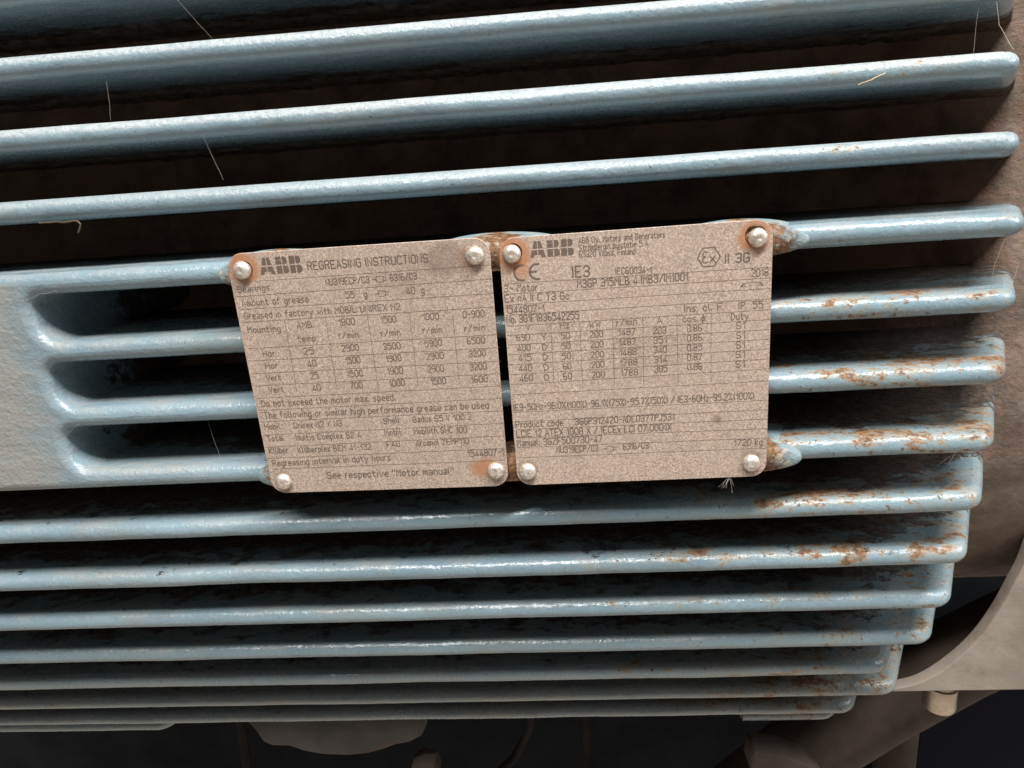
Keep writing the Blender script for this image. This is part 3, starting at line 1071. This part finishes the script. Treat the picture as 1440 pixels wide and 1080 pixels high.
def back_y(q, lx, lz):
    return (plate_matrix(q) @ Vector((lx * 1e-3, TH / 2 + 0.00015, lz * 1e-3))).y


boss(fins[3], -0.0985, -0.0902, 0.0180, 0.0062, back_y(QL, -47, 46), 1)
boss(fins[3], -0.0030, -0.0895, 0.0250, 0.0064, max(back_y(QL, 47, 46), back_y(QR, -47, 46)) + 0.0002, 2)
boss(fins[3], 0.0965, -0.0902, 0.0215, 0.0062, back_y(QR, 47, 46), 3)
boss(fins[6], -0.0995, -0.1806, 0.0180, 0.0058, back_y(QL, -47, -47), 4)
boss(fins[6], -0.0015, -0.1806, 0.0240, 0.0064, max(back_y(QL, 47, -46), back_y(QR, -47, -46)) + 0.0002, 5)
boss(fins[6], 0.0985, -0.1804, 0.0215, 0.0060, back_y(QR, 46, -46), 6)

# ------------------------------------------------------------------ motor foot at the drive end
def smooth_line(pts, n=5):
    out = []
    for i in range(len(pts) - 1):
        p0, p1, p2, p3 = pts[max(i - 1, 0)], pts[i], pts[i + 1], pts[min(i + 2, len(pts) - 1)]
        for k in range(n):
            t = k / n
            out.append(tuple(0.5 * (2 * p1[c] + (p2[c] - p0[c]) * t + (2 * p0[c] - 5 * p1[c] + 4 * p2[c] - p3[c]) * t * t + (3 * p1[c] - p0[c] - 3 * p2[c] + p3[c]) * t ** 3) for c in (0, 1)))
    out.append(pts[-1])
    return out


foot_outline = smooth_line([(0.2950, -0.245), (0.2935, -0.270), (0.2900, -0.2945), (0.2857, -0.3087), (0.2781, -0.3305), (0.2679, -0.3504), (0.2528, -0.3682), (0.2367, -0.3800),
                (0.2180, -0.3845)]) + [(0.216, -0.3862), (0.40, -0.3862), (0.40, -0.245)]
foot = prism("foot", foot_outline, 0.098, 0.106, M['foot'], motor, bevel=0.0016)
foot['label'] = "tan foot web with a curved inner edge at lower right"
base = prism("foot_plate", [(0.268, -0.3864), (0.268, -0.3880), (0.40, -0.3880), (0.40, -0.3864)], 0.100, 0.122, M['foot'], motor, bevel=0.001)
bm = bmesh.new()
prof = [(0.0086, -0.3881), (0.0086, -0.3925), (0.0098, -0.3932), (0.0100, -0.4080), (0.0092, -0.4100), (0.004, -0.4102)]
rings = [[bm.verts.new((0.2590 + r_ * math.cos(2 * math.pi * k / 20), 0.1125 + r_ * math.sin(2 * math.pi * k / 20), z_)) for k in range(20)] for r_, z_ in prof]
for a, b in zip(rings, rings[1:]):
    for k in range(20):
        bm.faces.new((a[k], a[(k + 1) % 20], b[(k + 1) % 20], b[k]))
bm.faces.new(rings[-1])
bmesh.ops.recalc_face_normals(bm, faces=bm.faces[:])
link("drain_plug", from_bm(bm, "drain_plug", angle=50), M['brass'], foot)

# bracket hanging under the barrel
sc = [(-0.206, -0.400), (-0.2000, -0.4090), (-0.196, -0.4190), (-0.190, -0.4225), (-0.178, -0.4230), (-0.168, -0.4275), (-0.155, -0.4305), (-0.138, -0.4315), (-0.124, -0.4300),
      (-0.112, -0.4265), (-0.104, -0.4230), (-0.094, -0.4210), (-0.0850, -0.4160), (-0.0810, -0.4080), (-0.080, -0.400)]
br = prism("lug_bracket", sc, 0.098, 0.112, M['grey_casting'], motor, bevel=0.002)

# ------------------------------------------------------------------ below and behind
bm = bmesh.new()
bmesh.ops.create_grid(bm, x_segments=2, y_segments=2, size=3.0)
me = from_bm(bm, "floor", smooth=False)
fl = link("floor", me, M['concrete'])
fl.location = (0, 1.2, -1.05)
fl['kind'] = 'structure'

thing(prism("machine_base_panel", [(-1.5, -0.30), (1.4, -0.30), (1.4, -1.04), (-1.5, -1.04)], 0.34, 0.36, M['dark_steel'], None, 0.003), "dark blue grey steel panel of the machine base under the motor", "panel")
thing(prism("side_panel", [(0.335, -0.50), (0.95, -0.50), (0.95, -1.04), (0.335, -1.04)], 0.26, 0.28, M['navy'], None, 0.003), "dark navy panel at bottom right under the tan foot", "panel")
thing(tube("diagonal_brace", [(0.40, 0.19, -0.385), (0.315, 0.19, -0.435), (0.26, 0.19, -0.475), (0.205, 0.19, -0.52), (0.15, 0.19, -0.575), (0.08, 0.19, -0.66)], 0.030, M['brown_steel'], 20), "brown steel brace running diagonally below the motor at lower right", "brace")
thing(tube("upright_pipe", [(0.295, 0.225, -0.43), (0.296, 0.225, -0.52), (0.297, 0.225, -0.66), (0.30, 0.225, -1.04)], 0.0165, M['brown_steel'], 18), "brown upright pipe between the diagonal brace and the navy panel", "pipe")
thing(tube("hanging_cable", [(-0.015, 0.20, -0.47), (-0.02, 0.20, -0.505), (-0.035, 0.20, -0.535), (-0.06, 0.20, -0.56), (-0.10, 0.20, -0.59)], 0.0035, M['rubber'], 10), "black cable bending down under the motor, right of the bracket", "cable")
thing(tube("upright_cable", [(0.03, 0.25, -0.50), (0.030, 0.25, -0.56), (0.028, 0.25, -0.64), (0.03, 0.25, -0.8)], 0.005, M['rubber'], 10), "straight black cable hanging under the middle of the motor", "cable")
thing(tube("left_cable", [(-0.27, 0.20, -0.47), (-0.272, 0.20, -0.52), (-0.275, 0.20, -0.56), (-0.272, 0.20, -0.66)], 0.004, M['rubber'], 10), "black cable hanging left of the scalloped bracket", "cable")
bpy.data.objects["left_cable"].name = "drooping_cable"
strap = prism("bent_strap", [(0.140, -0.4440), (0.160, -0.4470), (0.178, -0.4560), (0.190, -0.4700), (0.200, -0.5000), (0.180, -0.5000), (0.172, -0.4800), (0.160, -0.4660), (0.138, -0.4600)], 0.110, 0.130, M['brown_steel'], None, 0.002)
thing(strap, "bent brown strap below the short rib at lower right", "strap")
thing(tube("stud", [(-0.088, 0.12, -0.455), (-0.088, 0.105, -0.455), (-0.088, 0.098, -0.455)], 0.010, M['brown_steel'], 6), "small dark bolt stud below the scalloped bracket", "bolt")

# ------------------------------------------------------------------ cobwebs, fibres, debris
def strand(name, pts, label, rad=0.00010, mat='web', cat='cobweb', sag=0.0):
    P = [Vector(p) for p in pts]
    out = []
    for a, b in zip(P, P[1:]):
        for k in range(6):
            t = k / 6
            out.append(a.lerp(b, t) + Vector((0, 0, -sag * 4 * t * (1 - t))) + Vector((noise.noise(a * 90 + Vector((t * 3, 0, 0))), 0, noise.noise(b * 90 + Vector((0, t * 3, 0))))) * 0.0004)
    out.append(P[-1])
    o = tube(name, out, rad, M[mat], 5)
    return thing(o, label, cat)


strand("cobweb_thread", [(-0.1314, 0.030, 0.0218), (-0.118, 0.030, 0.0048)], "fine cobweb thread near the top left, hanging onto the second visible fin", 0.000024)
strand("cobweb_thread", [(-0.125, 0.021, -0.0337), (-0.1169, 0.0155, -0.0525)], "fine cobweb thread at upper left above the left plate, between third and fourth fins", 0.000024)
strand("cobweb_thread", [(-0.1659, 0.0275, -0.0090), (-0.1649, 0.023, -0.0250)], "short cobweb thread at far upper left between second and third fins", 0.000024)
strand("cobweb_thread", [(0.1939, 0.034, -0.0005), (0.191, 0.030, -0.0154), (0.1879, 0.024, -0.0255)], "straight cobweb thread at top right corner", 0.000024)
o = strand("cobweb", [(0.1977, 0.032, 0.000), (0.1998, 0.030, -0.0148), (0.2028, 0.024, -0.0250)], "kinked pale cobweb beside the fin ends at the top right corner", 0.00007)
strand("cobweb_loop", [(0.2038, 0.006, -0.0958), (0.1991, 0.003, -0.0919), (0.1951, 0.002, -0.0941), (0.1933, 0.004, -0.1056), (0.1945, 0.006, -0.1150)], "looping cobweb below the fin end right of the rating plate", 0.00006)
strand("cobweb_thread", [(0.2065, 0.010, -0.1062), (0.2012, 0.004, -0.1127), (0.1974, 0.001, -0.1160)], "curved cobweb thread on the second fin end right of the rating plate", 0.000024)
strand("cobweb_thread", [(-0.139, 0.006, -0.1525), (-0.1342, 0.003, -0.1762)], "slanting cobweb thread left of the regreasing plate across the lowest dark gap", 0.000024)
strand("fibre", [(-0.2042, -0.0002, -0.0960), (-0.1964, -0.0008, -0.0937), (-0.1896, -0.0002, -0.0931)], "pale fibre on the pad below its top fin", 0.00004, cat="fibre")
strand("fibre", [(-0.2031, -0.0001, -0.1588), (-0.1988, -0.0003, -0.1549), (-0.1943, -0.0001, -0.1521)], "pale fibre at the end of the lowest scooped gap of the pad", 0.00004, cat="fibre")
strand("straw", [(0.1427, 0.0190, -0.0340), (0.1475, 0.0186, -0.0326), (0.1527, 0.0192, -0.0304)], "thin dry straw stuck on the third fin at upper right", 0.00022, 'straw', 'straw')
strand("twig", [(-0.1999, 0.0125, -0.0648), (-0.1892, 0.012, -0.0652), (-0.1816, 0.0115, -0.0652), (-0.1804, 0.0110, -0.0667), (-0.1822, 0.0108, -0.0700)], "small hooked dark twig under the fin at upper left", 0.00040, 'twig', 'twig')


def tuft(name, c, label, n, spread):
    bm = bmesh.new()
    rnd = random.Random(len(label))
    for k in range(n):
        a = rnd.uniform(0, 2 * math.pi)
        l = spread * rnd.uniform(0.4, 1.0)
        d = Vector((math.cos(a), rnd.uniform(-0.5, 0.1), math.sin(a) * 0.8 - 0.2)).normalized()
        e = Vector((rnd.uniform(-1, 1), rnd.uniform(-1, 0), rnd.uniform(-1, 1))) * spread * 0.7
        prev = None
        for j in range(5):
            t = j / 4
            p = Vector(c) + d * l * t + e * t * t
            ww = 0.00005 * (1 - 0.6 * t)
            ring = [bm.verts.new(p + Vector((ww * math.cos(q), ww * 0.3 * math.sin(q), ww * math.sin(q)))) for q in (0, 2.1, 4.2)]
            if prev:
                for q in range(3):
                    bm.faces.new((prev[q], prev[(q + 1) % 3], ring[(q + 1) % 3], ring[q]))
            prev = ring
    o = link(name, from_bm(bm, name), M['web'])
    thing(o, label, "lint")


tuft("lint_tuft", (0.0898, -0.0062, -0.1872), "pale tuft of lint hanging from the bottom edge of the rating plate", 15, 0.0050)
tuft("lint_tuft", (0.1874, 0.0030, -0.1835), "pale tuft of lint under the fin end at right, below the rating plate", 11, 0.0055)
tuft("lint_tuft", (0.0335, 0.0080, -0.2345), "tiny tuft of lint on the second fin below the rating plate", 8, 0.004)
